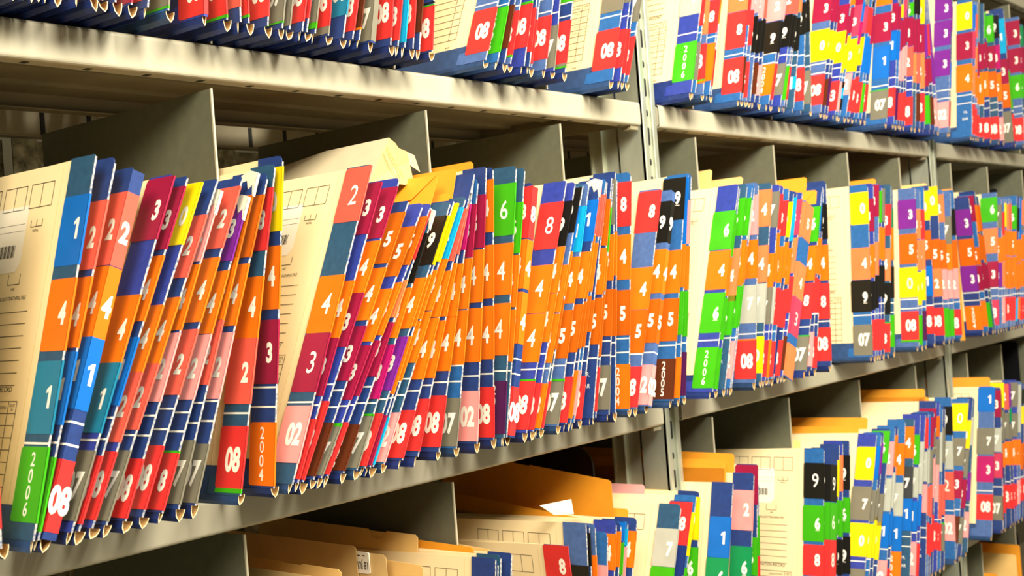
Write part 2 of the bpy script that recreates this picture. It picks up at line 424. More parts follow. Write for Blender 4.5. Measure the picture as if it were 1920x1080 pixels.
DATA = """
@M A 0 260 2.7 A2 0 640 2.5714
-85,90 /4,960 n s2:300-650 o4:700-1060 r08:/560-/905
490,80 /165,950 t b1:280-640 o4:705-1075 B1:/95-/450 g2006:/512-/880
590,100 /172,935 n s2:318-668 o4:705-1065 b1:/55-/410 g2006:/565-/925
735,150 /268,945 n s2:272-640 o4:645-1000 b1:1000-/320 r08:/560-/905 W24
@M B 250 270 3 A2 0 640 2.5714
235,172 /345,930 v m3:182-540 o4:850-/105 B1:/105-/445 e07:/530-/870
310,185 /376,935 n m3:240-597 o4:630-1000 b1:1090-/312 r08:/555-/885
390,215 /445,905 v y0:217-570 o4:908-/150 s2:/150-/490 r08:/535-/865
478,200 /510,900 n s2:400-755 o4:865-/110 s2:/110-/430 e07:/530-/870
495,260 /585,940 n TORN i2:305-665 o4:680-1050 i2:1065-/295 r08:/570-/905
@M B 250 270 3 B2 250 620 3
617,190 /50,1060 n s2:240-590 o4:640-1005 s2:1045-/365 r08:/650-/1010
650,295 /150,1080 n TORN p3:300-660 o4:715-1070 i2:/25-/392 g:/680-/693 r8:/693-/1065
702,160 /250,1030 n TORN w5:290-638 o4:640-992 s2:994-/308 e07:/620-/980
762,168 /335,1055 n w:288-640 o4:675-1025 i2:1062-/387 e07:/640-/985 g:/987-/1035
800,115 /597,980 t r8:245-600 o4:745-/42 s2:/42-/415 r08:/540-/893 g:/893-/920
842,65 /790,930 n y0:127-490 o4:572-930 m3:988-/300 o2004:/517-/883
@M C 500 240 3 C2 500 580 3
592,208 /160,930 t s2*:214-525 o4*:827-/133 m3*:/135-/468 i02:/545-/868
650,300 /170,1000 v m3:306-600 o4:862-/163 m3:/165-/490 r02:/620-/960
752,283 /190,1018 v m3:333-622 o4:636-930 m3:932-/215 r08:/520-/970
@M C 500 240 3 C2 500 580 3
800,413 /250,1000 n w5:475-765 o4:788-/65 m3:/97-/405 d2005:/642-/943
885,425 /287,1005 v w5:556-838 o4:907-/185 m3:/207-/513 g:/645-/664 e07:/665-/968
930,428 /320,1003 v w5:500-775 o4:872-/150 m3:/180-/490 r08:/640-/940
@M D 740 280 3.375 C2 500 580 3
240,345 /405,1005 n r8:390-703 S4:830-/50 m3:/76-/382 d2005:/652-/955
252,385 /490,965 t TORN k9:535-850 o4:880-/165 M3:/202-/508 g:/592-/604 e07:/605-/905
357,333 /535,952 t k9:422-735 o4:815-/112 p3:/157-/460 r08:/590-/888
378,325 /560,960 n y0:422-735 o4:797-/100 o4:/155-/480 m:/600-/918
408,330 /583,922 n y0:347-718 o4:770-/60 o4:/70-/405 c1:/612-/902
455,303 /637,947 t c2:370-695 o4:697-1025 o4:1030-/305 i02:/585-/880
@M D 740 280 3.375 D2 740 560 3.375
486,258 /35,1077 n s2:380-712 o4:772-/120 o4:/125-/515 r08:/710-/1060
499,165 /148,1000 n s2:345-665 o4:722-1060 o4:/140-/505 r08:/637-/968
505,150 /277,1002 n M3:350-640 o4:725-1065 o4:/115-/460 r08:/615-/943
530,185 /386,988 b m3:347-685 o4:690-1012 o4:/75-/420 e07:/630-/963 g:/963-/982
580,112 /520,970 n m3*:287-625 o4*:635-970 o4*:/60-/403 i02:/585-/905
622,115 /627,950 n o4:190-525 o4:605-945 o4:/45-/385 r08:/560-/880
770,105 /690,915 t g6*:212-543 o4*:592-920 o4*:/28-/360 P2003:/522-/858
825,120 /706,920 t g6:335-660 o4:670-1000 o4:/70-/400
905,230 /714,925 n r8:250-575 o4:582-890 o4:912-/290 r08:/560-/895 W10
@M E 960 300 4.1538 E2 960 540 3.857
425,165 /97,1100 v r8*:325-693 o4*:817-/183 o4*:/187-/540 g:/662-/677 r08:/678-/1028
495,175 /150,1050 v k9:320-672 o4:676-/38 o4:/42-/395 r08:/690-/1035
540,205 /190,1075 l k9:217-570 o4:820-/180 o4:/190-/545 o08:/695-/1060
555,183 /216,1055 t b1:360-710 o4:716-/60 w5:/85-/448 r08:/680-/1022
600,190 /326,1045 l c1:362-720 o4:755-/113 w5:/162-/510 g:/660-/678 e07:/680-/1013
692,155 /386,1015 n TORN b1:310-635 o4:715-/78 w5:/120-/468 r08:/645-/978
703,150 /421,1005 n s2:230-580 o4:590-/80 w5:/100-/440 o:/600-/945
735,150 /445,1000 b s2:272-600 o4:650-/30 w5:/60-/430 i02:/600-/925
742,158 /492,1003 n s:270-600 w5:/90-/320 r08:/640-/963
778,120 /582,988 n w5:307-667 o4:687-1048 w5:/72-/410
785,150 /606,930 n g6:370-718 o4:750-/20 w5:/50-/498 r08:/575-/895
805,92 /701,945 n e7:150-505 o4:582-940 w5:/10-/350 e07:/560-/883
815,150 /747,925 n o4:560-900 w:/10-/350
925,95 /846,905 b r8:167-515 o4:580-930 w5:1012-/343 o2004:/551-/884
@M F 1140 310 4.3194 F2 1140 540 4.1538
432,190 /215,1005 l r8:202-540 o4:825-/168 w5:/172-/508 r08:/615-/945
548,203 /325,1005 l k9:290-625 o4:680-1035 w5:/85-/425 i02:/595-/918 W6
628,85 /502,932 b k9:97-440 o4:686-1036 w5:/80-/414 d2005:/551-/868
650,73 /552,905 b b1:97-638 o4:642-990 g6:1022-/368 o2004:/540-/878
675,64 /598,902 b i2:285-638 o4:655-1010 g6:1022-/380 P2003:/500-/840
1060,155 /812,835 v g6:366-680 o4:686-1005 g6:1032-/350 g2006:/462-/783
1070,163 /846,818 v g6:400-740 o4:748-1062 g6:/80-/405 g2006:/472-/790
@M G 1360 320 4.909 F2 1140 540 4.1538
205,120 /906,822 t g6*:252-600 S4:718-/105 g6*:/60-/370
@M G 1360 320 4.909 G2 1360 520 4.909
250,143 /42,1045 b g6:252-600 o4:640-/80 g6:/85-/470 i02:/590-/935
272,135 /52,1020 b E:280-640 o4:700-/60 g6:/70-/455
303,108 /276,972 l i2:222-590 o4:636-990 E7:/70-/422 o:/568-/582 r08:/583-/938
428,112 /330,980 t S4:172-513 S4:687-1028 E7*:/58-/420 y0:/545-/883
504,130 /367,952 v e7:192-525 o4:762-/93 e7:/96-/435 r08:/582-/918
536,140 /391,962 v r8:217-545 o4:577-/45 E7:/90-/430 o:/575-/928
588,165 /427,952 b r8:277-605 o4:700-1035 r8:/100-/440 r08:/592-/918
632,184 /442,960 n y0:290-615 o4:660-990 r8:/120-/460 n:/462-/890
662,190 /490,965 n c:250-650 o4:717-1050 r3:/110-/465 r08:/580-/925
710,203 /520,955 v R3:267-595 S4:620-945 r3:977-/330 d2005:/545-/858
812,278 /602,988 b S5:290-612 S4:832-/165 R3*:/170-/505 S2004:/592-/930 W14
888,190 /738,932 n g6:330-655 o4:690-1015 r8:/52-/385 g:/535-/546 e07:/547-/862 g:/862-/885
893,140 /790,892 n b:210-560 o4:626-950 r8:982-/325 i02:/505-/823
905,150 /833,888 n k9:300-560 o4:628-960 r8:/20-/330 r08:/550-/868
925,92 /975,838 n k9:310-630 o4:682-1010 r8:/52-/384 r08:/460-/770
@M H 1540 320 5.4 H2 1540 500 5.4
466,135 /520,935 b y0:212-540 S4:776-/128 k9:/132-/457 e07:/585-/898 o:/898-/915
526,128 /548,935 v m3:282-615 o4:748-/110 k9:/150-/440 r08:/540-/850
580,133 /575,930 l m3:143-465 S4:722-/84 k9:/90-/420 r08:/532-/850
610,143 /605,912 v g6:206-530 o4:572-900 k9:960-/310 r08:/535-/850
640,150 /635,930 n e7:180-520 o4:580-910 k9:962-/320 r08:/535-/840
705,140 /692,912 t r8:340-656 S4:786-/145 k9:/165-/485 g:/562-/575 r8:/576-/890
722,185 /742,892 t D6:390-580 o4:582-905 k9:972-/320 g6:/490-/815
@M I 1680 320 5.4 I2 1680 480 5.4
192,173 /232,937 l p3:287-582 w5:636-940 y0*:975-/418 r08:/558-/850 g:/850-/870
240,180 /268,932 l S8:390-692 S5:706-1010 y0:1030-/497 g2006:/600-/905
279,165 /310,890 b r8:395-697 S5:702-1002 y0:1006-/450 P2003:/555-/858
328,150 /393,870 n y0:203-503 w5:603-900 b1:965-/405 r08:/512-/790
412,155 /495,862 n y0:157-452 w5:692-988 S2:990-/410 r08:/522-/803
474,190 /548,857 l S2:240-520 w5:700-1000 i2:/130-/440 g2006:/527-/820
548,203 /592,845 l e7:460-740 o5:742-1020 i2:/140-/430 g2006:/540-/815
580,195 /668,842 b k9*:386-656 w5*:702-988 i2:990-/430 r08:/540-/800
735,262 /885,790 n p3:387-655 w5:687-960 p3:962-/355 o2004:/502-/745
778,240 /936,752 b m3:252-515 w5:772-955 m3:962-/350 o2005:/452-/710
795,203 /985,760 n o5:347-620 w5:637-900 m3:932-/330 g:/470-/720
830,255 /1005,748 t w5:352-610 w5:657-930 m3:950-/330
1020,220 /1042,702 l g6:267-515 S5:580-835 m3:917-/315 R08:/445-/700
1068,265 /1075,702 l e7:345-580 o5:682-930 p3:932-/315
1095,270 /1106,692 l r8:420-655 o5:660-920 S3:925-/310 i02:/420-/680
1115,268 /1126,685 l y0:330-570 o5:602-860 o4:865-/325 r08:/415-/660
1140,270 /1166,692 l S2:345-600 o5:612-860 o4:870-/330 r08:/415-/652
1163,275 /1190,692 l s2:335-600 o5:612-870 o4:880-/330 r03:/415-/655
1225,253 /1205,692 b g6:352-592 o5:617-860 o4:872-/320 r08:/415-/650
1250,260 /1228,682 n k9:382-615 o5:702-940 o4:950-/340 c:/430-/660
1272,262 /1252,680 n b1:272-690 o5:700-930 o4:940-/330 o:/420-/640
1298,290 /1278,672 l S2:300-550 e7:560-600 o5:650-900 o4:910-/310 r08:/420-/650
1330,300 /1305,665 l S2:310-560 o5:650-900 o4:910-/310 r08:/420-/640
@T J 0 0 5.4
10,-520 15,-15 n r08:?--35
60,-520 62,-25 n r08:?--45
130,-520 132,-20 n e07:?--45
225,-520 228,-5 n r08:?--30
318,-520 320,5 n r08:?--20
398,-520 400,15 n r08:?--15
480,-520 480,20 n r08:?--5
555,-520 560,30 n r08:?-0
790,0 795,130 n r08:?-8
935,0 938,45 n r08:?--10
1035,0 1037,40 n r08:?--10
1170,0 1172,80 n r08:?--30
1335,0 1330,140 n m:?-55
1505,0 1495,108 n r08:?--8
1700,0 1712,232 b e07:?-60 g:62-86 o:88-105
@T K 300 0 5.4
480,0 482,255 v r08:?-190 W6
668,0 682,256 n r08:?-150 g:152-190
810,0 816,186 n s:?-70
885,0 902,275 n r08:?-150 g:152-178
1105,0 1090,300 n r08:?-170
1265,0 1240,266 n e07:?-215 g:217-235
1340,0 1312,298 n e07:?-265
1480,0 1442,312 n r08:?-220
1525,0 1490,302 n r08:?-190
1610,0 1573,325 n e07:?-228 g:230-292
1725,0 1700,445 n r08:?-265 e:267-430
@T L 600 0 5.4
285,0 232,405 n B01:?-155
385,0 330,402 n r08:?-315
440,0 397,408 n d2005:?-280 o:282-305
590,0 545,535 n e07:?-460 g:462-508 o:510-528 W7
740,0 715,475 n r08:?-385
830,0 785,527 n r08:?-410
895,0 857,505 n c1:?-430
970,0 940,522 n r08:?-385
1040,0 1005,515 n d2005:?-330
1155,0 1132,592 n k:18-32 o:34-42 g:44-58 r08:60-570 g:572-588
@T M 800 0 4.1538
560,0 458,475 l r08:55-400
645,0 556,467 b g2006:50-410
690,0 612,462 n d2005:40-380
735,0 652,502 l r03:85-430 g:432-447
825,0 760,512 v g:8-28 r08:30-370
845,0 798,545 n r08:55-405
880,0 812,560 l r08:155-500
985,0 925,542 l r08:120-460
1040,0 992,547 v g:186-194 e07:196-528
1140,0 1077,577 n g:?-10 r08:157-493 e:494-515 g:516-530
1530,0 1452,590 b e7:?-80 r08:217-530
1585,0 1512,587 v e7:?-20 r08:227-528
1610,0 1535,640 n r08:230-575
1670,0 1562,650 b e7:?-170 r08:285-588
@T N 1180 0 4.909
660,0 575,800 v E7:?-125 g2006:377-735
695,0 612,803 b r8:?-240 e07:392-740
722,0 682,805 l S8:?-310 r08:397-728 g:730-745 o:746-765
832,0 742,820 b r8:?-303 o2004:396-745
845,0 758,828 b o4:?-220 r08:462-795
1088,0 1022,898 b S2:?-92 r8:97-435 r08:522-850
1118,0 1042,903 b r3:?-235 d2005:525-860
1152,0 1077,910 l i2:?-90 r8:97-420 r08:572-900
1197,0 1112,925 l i2:?-120 k9:150-487
1242,0 1152,932 n i2:?-170 k9:192-492 d2005:577-870
1270,0 1195,930 n s2:?-170 k9:180-480 i02:600-880
1425,0 1285,942 b i2:?-185 k9:192-485 o2004:587-875
1445,0 1312,945 n i2:?-180 k9:200-490 r08:592-920
@T O 1400 0 4.1538
372,0 265,802 v s2:?-108 k9:112-367 e07:492-740
395,0 295,800 l s2:?-110 k9:120-370 g:517-780
405,0 312,795 n s2:?-110 k9:130-380 r08:525-780
430,0 367,825 t S2:?-98 k9:140-397 c01:597-692
450,0 440,828 b k9:10-265 r08:522-785
474,0 500,855 t k9:?-245 e07:545-808
668,0 580,852 l m3:?-160 y0:222-470 r08:578-815
700,0 610,862 n m3:?-170 y0:237-462 d2005:617-825
720,0 632,868 n m3:?-175 y0:245-470 P2003:605-830
805,0 690,882 v m3:32-238 y0:242-490 r03:630-862
815,0 712,890 b S:?-50 m3:127-342 y0:350-570 i02:640-870
845,0 728,892 b o4:?-40 m3:60-260 y0:280-540 k9:640-690 c:690-770 k:772-860
905,0 772,912 b R3:40-280 m3:?-38 y0:300-560 i02:570-740
925,0 800,912 b b1:20-170 M3:168-350 y0:353-560 r08:620-870
955,0 836,905 n e7:?-40 R3:50-260 y0:290-510 r08:602-878
980,0 866,937 b r3:60-260 b1:290-570 r08:640-880
990,0 895,925 b k:10-60 r3:70-280 b1:300-575 g:650-880
1008,0 925,905 n m3:125-345 b1:348-578 r08:660-868
1132,0 1090,957 b o4:?-32 m3:92-320 b1:350-605 g:690-699 e07:700-922
@T P 1640 0 3.375
152,0 122,765 v m3:?-188 b1:196-382 r08:555-735
168,0 140,778 b e7:?-30 m3:40-190 b1:200-380 P2003:560-760
183,0 155,785 n y0:30-112 m3:130-320 i2:325-512 r08:590-762
205,0 172,785 n R3:?-110 m3:115-292 i2:300-512 r08:590-765
217,0 188,785 n e7:?-60 m3:110-270 i2:290-480 r08:582-768
246,0 236,797 v g6:15-100 m3:110-290 s2:296-482 r08:612-790
266,0 258,803 t k9:?-90 m3:122-330 S2:336-522
286,0 285,805 n k9:?-95 m3:120-332 s2:337-525 d2005:592-768
314,0 315,812 n y0:?-150 m3:157-330 S2:335-560 r08:592-770
322,100 352,817 n p3:156-360 m3:370-545 g2006:602-785
335,110 380,822 n r3:150-350 m3:370-520 d2005:612-790
348,130 407,828 l p3:152-320 p3:325-535 i02:622-800
485,0 465,842 l p3:?-120 p3:125-285 p3:312-477 i02:642-805
494,0 475,838 t p3:?-200 b:400-560 m02:642-800
615,0 615,862 b y0:12-182 m3:202-370 o4:402-575
638,0 632,870 l b1:?-180 R3:200-370 S4:420-600 r08:660-850
651,0 645,875 l s2:?-240 S3:300-440 o4:460-620 r08:690-870
662,0 660,882 l e7:20-190 m3:270-482 o4:490-662 r08:730-885
690,100 690,897 t m3:280-440 o4:456-660 r08:745-890
700,65 738,905 n g6:77-240 m3:267-430 o4:452-612 r08:742-890 KT
745,80 792,897 t g6:97-265 m3:290-432 w5:450-612 r08:737-880 KT
780,85 820,920 n k9:97-240 M3:285-435 o5:460-640 i02:742-890 KT
815,95 880,917 n c1:117-335 m3:372-525 w5:527-680 e07:702-905 KT
825,180 897,912 n m3:290-440 g6:452-690 r08:722-890
912,105 945,902 l m3:127-280 m3:302-455 g6:472-620 r08:742-890 KT
938,150 962,895 t D6:165-290 m3:300-460 g6:470-620 i02:742-880 KT
@B R 840 840 4.5
402,935 402,1080 n
392,965 390,1080 n W0
445,905 445,1080 t
538,890 532,1080 n
1005,825 1022,960 n r8:820-1180
1172,820 1130,1080 l k9:1180-?
1200,835 1160,1080 n k9:900-1180
1247,835 1205,1080 l o4:1100-?
1345,825 1312,1080 b i2:1105-?
1416,755 1365,1080 v o4:867-1170
1455,745 1405,1080 n o4:825-1120
1485,738 1430,1080 n b1:760-920 g6:930-1200
1512,728 1460,1080 b c2:790-930 i2:940-1200
1585,740 1520,1080 n o4:850-1150
@B S 1200 760 3.375
262,628 210,1080 t E7:786-1028 g6:1030-1280
330,610 270,1080 n r8:616-890 n:892-1080
358,573 300,1000 b y0:680-955 g6:1030-?
378,545 360,1075 n y0:582-855 g6:902-1150
590,490 553,1080 n b1:710-970 G6:972-1220
722,430 700,1080 n i2:541-795 G6:898-1150
743,375 740,1075 n m3:380-630 g6:838-1080
748,480 756,1075 t g6:700-950 r8:955-1200
@B T 1460 720 3
255,363 251,1080 b k9*:446-648 g6:686-890 r8:908-1085
328,348 318,1070 n k9*:440-645 g6*:652-860 r8*:862-1070 W12
342,340 326,1070 n y0:430-635 g6:655-850 k9:870-1070
360,320 357,1070 v S2:402-605 g6:657-862 k9:876-1080
398,320 400,1070 n k9:402-597 g6:640-838 k9:860-1070
552,280 482,1080 v y0:356-543 e7:580-770 y0:786-975 e07:1045-?
580,275 508,1080 b b1:352-540 e7:600-780 y0:790-980
592,273 527,1080 n p3:332-510 e7:590-770 y0:750-980
627,253 550,1080 n g6:266-447 e7:620-800 y0:780-990
657,235 604,1080 b i2:327-515 E7*:532-718 b1:732-925 i02:995-?
672,240 622,1080 n o4:290-467 E7:500-700 b1:720-910 r08:1040-?
713,200 682,1080 b o4:336-515 E7*:557-745 b1:746-940 o2004:946-1190
763,198 738,1080 t o4:242-420 x7:466-645 b1:647-828
797,170 768,1080 v g6:287-455 E7:470-640 b1:660-830 i02:890-1080
827,172 783,1080 v E7:327-620 b1:632-800 r08:900-1100
842,163 828,1000 n r8:192-363 E7:382-550 i2*:566-725
853,158 840,1000 b b1:180-350 E7:372-560 s2:580-740 r08:780-960
875,155 852,1000 n m3:187-357 e7:370-560 s2:570-750 r08:790-970
@B V 1680 640 2.4545
185,275 170,975 n m3:310-400 e7:420-520 i2:540-720 r08:800-970
202,280 190,965 v w5:345-440 e7:450-570 i2:570-740 r08:835-960
215,300 205,965 b E7:420-600 s2:660-820 r08:840-965
226,300 222,968 n e7:400-560 s2:660-800 g:835-842 e07:843-966
255,258 273,952 b k9*:300-432 E7*:460-590 s2*:602-730 i02:800-920
334,265 282,942 b y0*:287-415 e7:447-575 m3:597-725 d2005:806-930
355,258 303,940 n y0:365-495 e7:500-630 m3:637-770 e07:810-935
362,262 330,922 t E:350-480 p3:605-735 i02:787-905
455,208 442,862 l b1:212-325 e7:400-522 M3:530-650 r08:706-825
482,213 492,845 n m3:225-350 E7:400-510 R3:516-630 e07:712-825
470,235 486,850 n g6:250-360 e7:420-515 m3:520-630 r08:720-830
495,190 505,800 n y0:190-305 e7:320-460 o4:470-580 r08:660-790
516,188 530,780 n s2:197-315 e7:330-450 o4:462-570 r08:660-770
526,190 545,775 n p3:195-300 G:310-370 e7:380-450 o4:460-570 r08:655-770
560,178 556,785 v e7:190-302 e7:332-440 o4:452-570 r08:657-760
576,185 570,770 l E7:200-420 o4:452-570 i08:640-750
590,195 584,760 n k9:220-290 y0:300-380 w5:470-590 r08:632-735
605,200 600,750 n g6:220-320 e7:340-440 w5:460-570 r08:630-730
"""
# ------------------------------------------------------------------ end-tab folders
YFS = {'M': -.078, 'T': -.05, 'B': -.078}        # tabs stand this far in front of the shelf lip
GUS = .011        # the folded bottom hangs this far under the tab
TABW = .034
HF = .33
BASE = {'M': LIP['middle'] + LIPH + .0005, 'T': LIP['top'] + LIPH + .0005, 'B': LIP['bottom'] + LIPH + .0005}
ROWN = {'M': 'middle', 'T': 'top', 'B': 'bottom'}



def vis(p):
    q = p - Vector((0, CAM_Y, CAM_Z))
    return 6 < 540 - FPX * q.dot(U_) / q.dot(fwd) < 1074


rows = {'M': [], 'T': [], 'B': []}
row = None
for ln in DATA.strip().split('\n'):
    p = ln.split()
    if p[0].startswith('@'):
        row = p[0][1]
        YF = YFS[row]
        g = p[1:]
        cr1 = tuple(float(q) for q in g[1:4])
        cr2 = tuple(float(q) for q in g[5:8]) if len(g) > 4 else cr1
        continue

    def px(s):
        c = cr2 if s.startswith('/') else cr1
        a, bb = s.lstrip('/').split(',')
        return c[0] + float(a) / c[2], c[1] + float(bb) / c[2]

    def py(s):
        c = cr2 if s.startswith('/') else cr1
        return c[1] + float(s.lstrip('/')) / c[2]
    (tx, ty), (bx, by) = px(p[0]), px(p[1])
    f = dict(row=row, yf=YF, tab=p[2], labels=[], W=0, KT=False, torn='TORN' in p)
    Pt, Pb = at(tx, ty, YF), at(bx, by, YF)
    d = (Pt - Pb).normalized()
    zb = BASE[row] + GUS
    for tk in p[3:]:
        if tk == 'KT':
            f['KT'] = True
        elif re.match(r'W\d+$', tk):
            f['W'] = float(tk[1:])
    if row == 'M':
        Pb = Pb + d * ((zb - Pb.z) / d.z)
        H = (Pt - Pb).length
    elif row == 'T':
        Pb = Pb + d * ((zb - Pb.z) / d.z)
        H = (Pt - Pb).dot(d) if f['KT'] else HF
    else:
        Pb = Pt + d * ((zb - Pt.z) / d.z)
        H = (Pt - Pb).length

    def frac(y):     # pixel row along the front edge -> height on the tab
        t = (y - by) / (ty - by)
        return (at(bx + (tx - bx) * t, y, YF) - Pb).dot(d)
    for tk in p[3:]:
        q = re.match(r'([A-Za-z])(\d*)(\*?):(/?-?\d+|\?)-(/?-?\d+|\?)$', tk)
        if not q:
            continue
        c, dg, st, a, e = q.groups()
        za = None if a == '?' else frac(py(a))
        ze = None if e == '?' else frac(py(e))
        if za is None:
            za = ze + .058
        if ze is None:
            ze = za - .058
        za, ze = min(za, H - .0005), max(ze, .002)
        if za - ze > .0015:
            zc = (za + max(ze, za - .058)) / 2
            v_ = [vis(Pb + d * q_) for q_ in (ze + .004, zc, za - .004)]
            f['labels'].append((c, dg, st, ze, za, 2 if v_[1] else 1 if any(v_) else 0))
    f.update(P=Pb, H=H, d=d, px=(bx, by))
    rows[row].append(f)

for r, fs in rows.items():
    for i, f in enumerate(fs):
        f['xb'] = f['P'].x
        f['xt'] = f['P'].x + f['d'].x * f['H']
        if f['W']:
            # front of a thick folder faces the aisle: W pixels wide
            f['th'] = f['W'] * (at(f['px'][0] + 1, f['px'][1], f['yf']).x - at(*f['px'], f['yf']).x)
            f['xb'] -= f['th']
            f['xt'] -= f['th']
        if i:
            g = fs[i - 1]
            f['xb'] = max(f['xb'], g['xb'] + .0040)
            sl = (f['xt'] - f['xb']) / f['H']
            z = min(f['H'], g['H'])
            need = g['xb'] + (g['xt'] - g['xb']) / g['H'] * z + .0040 - (f['xb'] + sl * z)
            if need > 0:
                f['xt'] += need * f['H'] / z
    for i, f in enumerate(fs):
        if i + 1 < len(fs):
            h = fs[i + 1]
            z = min(f['H'], h['H'])
            gap = min(h['xb'] - f['xb'], h['xb'] - f['xb'] + ((h['xt'] - h['xb']) / h['H'] - (f['xt'] - f['xb']) / f['H']) * z)
        else:
            gap = .01
        f['gap'] = gap
        if f['W']:
            f['th'] = min(f['th'], max(gap - .002, .003))
        else:
            f['th'] = max(.0008, min(.011, (gap - .003) * .96))
        f['prev'] = max(f['xb'] - fs[i - 1]['xb'], f['xt'] - fs[i - 1]['xt']) if i else .06


def slip(r, x, z, most=1.0, zm_=None):
    """where a plate can stand between two folders of row r near x (measured z above the shelf): base x and lean"""
    if r is None:
        return x, 0.0
    fs = rows[r]
    X = lambda f, q: f['xb'] + (f['xt'] - f['xb']) / f['H'] * q
    best = None
    for a, c in zip(fs, fs[1:]):
        mid = lambda q: (X(a, q) + a['th'] + X(c, q) - .0016) / 2
        e = abs(mid(z if zm_ is None else zm_) - x)
        if best is None or e < best[0]:
            best = (e, mid(0), math.atan((mid(z) - mid(0)) / z))
    if best[0] > .03 or abs(best[2]) > most:
        return x, 0.0
    return best[1], best[2]


DIV = {'top': [], 'middle': [.53, .792, 1.102, 1.368, 1.725, 1.992, 2.302, 2.566, 2.886, 3.136, 3.42],
       'bottom': [.530, .792, 1.100, 1.711, 1.976, 2.276, 2.566, 2.886, 3.136, 3.42],
       'lowest': [2.886, 3.136]}
DIV['top'] = [.53, .80, 1.085, 1.345, 1.725, 1.992, 2.302, 2.566, 2.886, 3.136, 3.42]
ORD = ['first', 'second', 'third', 'fourth', 'fifth', 'sixth', 'seventh', 'eighth', 'ninth', 'tenth', 'eleventh', 'twelfth']
for lv, xs in DIV.items():
    for k, x in enumerate(xs):
        zb = LIP[lv] + LIPH
        zt = LIP[lv] + .435 - .009
        if lv == 'top':
            zt = zb + .39
        x, ln_ = slip({'top': 'T', 'middle': 'M', 'bottom': 'B'}.get(lv), x, .30, {'top': .3, 'bottom': .13}.get(lv, .07), .02 if lv == 'top' else .28)
        t = empty('shelf_divider', (x, 0, zb), 'grey steel divider plate, %s along the %s shelf' % (ORD[k], lv), 'divider', 'divider plates of the %s shelf' % lv, (0, ln_, 0))
        m = MB()
        h = zt - zb
        m.prism([(.0015, .001), (DEPTH - .005, .001), (DEPTH - .005, h - .004), (.0015, h)], -.0007, .0007, YZ, PLATE)
        m.build('plate', t)
        m = MB()
        m.box((-.0011, .0, .001), (.0011, .0018, h), PLEDGE)
        m.build('front_edge', t)


def form(mb, H, hand):
    """printed record form on the cover; s = distance behind the tab, q = distance under the top"""
    X = -.00035

    def P(s, q):
        return (X, TABW + s, H - .006 - q)

    def line(s0, q0, s1, q1, wd=.0006, mm=INK):
        if abs(s0 - s1) > abs(q0 - q1):
            mb.face([P(s0, q0 - wd / 2), P(s1, q1 - wd / 2), P(s1, q1 + wd / 2), P(s0, q0 + wd / 2)], mm)
        else:
            mb.face([P(s0 - wd / 2, q0), P(s0 + wd / 2, q0), P(s1 + wd / 2, q1), P(s1 - wd / 2, q1)], mm)

    def txt(t, s, q, h, mm=INK, sx=.85, anchor='R'):
        mb.text(t, h, lambda u, v: (X, TABW + s - u, H - .006 - q + v), mm, sx=sx, anchor=anchor)
    k = H / .33
    for b0 in (.021, .062, .103):
        line(b0, .010, b0 + .034, .010)
        line(b0 + .0005, .031, b0 + .034, .031)
        for s in (b0, b0 + .017, b0 + .034):
            line(s, .010, s, .031)
    line(.030, .048, .047, .048)
    for s in (.030, .0385, .047):
        line(s, .042, s, .048)
    txt('INITIAL', .034, .0515, .0022)
    for s in (.050, .068):
        line(s, .088, s, .097)
    line(.050, .097, .068, .097)
    txt('AGE', .056, .101, .0022)
    txt('PATHOLOGY/TEACHING FILE', .036, .109, .0032)
    for i, t in enumerate(('DIAGNOSIS', '', 'GENDER', 'DATE', '', '', '')):
        q = .121 + i * .0103
        line(.030, q, .125, q)
        if t:
            txt(t, .098, q - .002, .0026)
    txt('EXAMINATION RECORD', .033, .186, .0045)
    t0 = .196
    for i in range(10):
        line(.022, t0 + i * .0098, .125, t0 + i * .0098)
    for s in (.022, .034):
        line(s, t0, s, t0 + 9 * .0098)
    txt('DATE', .0245, t0 + .0033, .0024)
    txt('IN', .0265, t0 + .0068, .0024)
    txt('EXAM-LOCATION', .0375, t0 + .005, .0024)
    txt('84505', .030, t0 + .098, .0022)
    txt('PRINTED IN U.S.A.', .026, t0 + .1025, .0022)
    # clear label with a bar code stuck over the boxes
    if not hand:
        mb.face([(-.0002, TABW + a, H - .006 - c) for a, c in ((.054, .028), (.130, .028), (.130, .086), (.060, .086), (.054, .078))], CLEAR)
        for s in range(14):
            line(.066 + s * .0019, .062, .066 + s * .0019, .073, .0006 + .0005 * ((s * 7) % 3))
        line(.056, .044, .125, .044, .0003)
        line(.056, .050, .125, .050, .0003)
    else:
        rr = random.Random(hand)
        for i in range(4):      # handwriting in the table
            q = t0 + .0147 + i * .0098
            s = .046
            for j in range(13):
                s2, q2 = s - .0022, q + rr.uniform(-.0022, .0022)
                line(s, q, s2, q2, .0003, PEN)
                line(s2, q2, s2 - .0004, q2 + rr.uniform(-.002, .002), .0003, PEN)
                s, q = s2, q + rr.uniform(-.0006, .0006)


CW = dict(n='navy', v='royal', t='steel', l='slate', b='blue', B='teal', c='cyan', r='red', R='rose', s='salmon', S='peach',
          i='pink', o='orange', w='amber', y='yellow', g='green', G='emerald', D='bottle-green', k='black', x='charcoal',
          e='grey', E='pale-grey', m='maroon', M='magenta', p='purple', P='plum', d='brown')


def words(f, most=4):
    out = []
    for c, dg, st, z0, z1, see in f['labels']:
        if z1 - z0 < .02 or not see:
            continue
        t = CW[c] + ('-' + dg if dg and see == 2 else '')
        out.append(t)
    return out[:most]


# a label for every folder: its row of coloured stickers, else its place from a post
used = {}
cands = {}
for r, fs in rows.items():
    for i, f in enumerate(fs):
        k = (r, ' '.join(words(f, 5)))
        cands.setdefault(k, []).append((r, i))


def nth(n):
    return '%d%s' % (n, 'th' if 10 < n % 100 < 14 else {1: 'st', 2: 'nd', 3: 'rd'}.get(n % 10, 'th'))


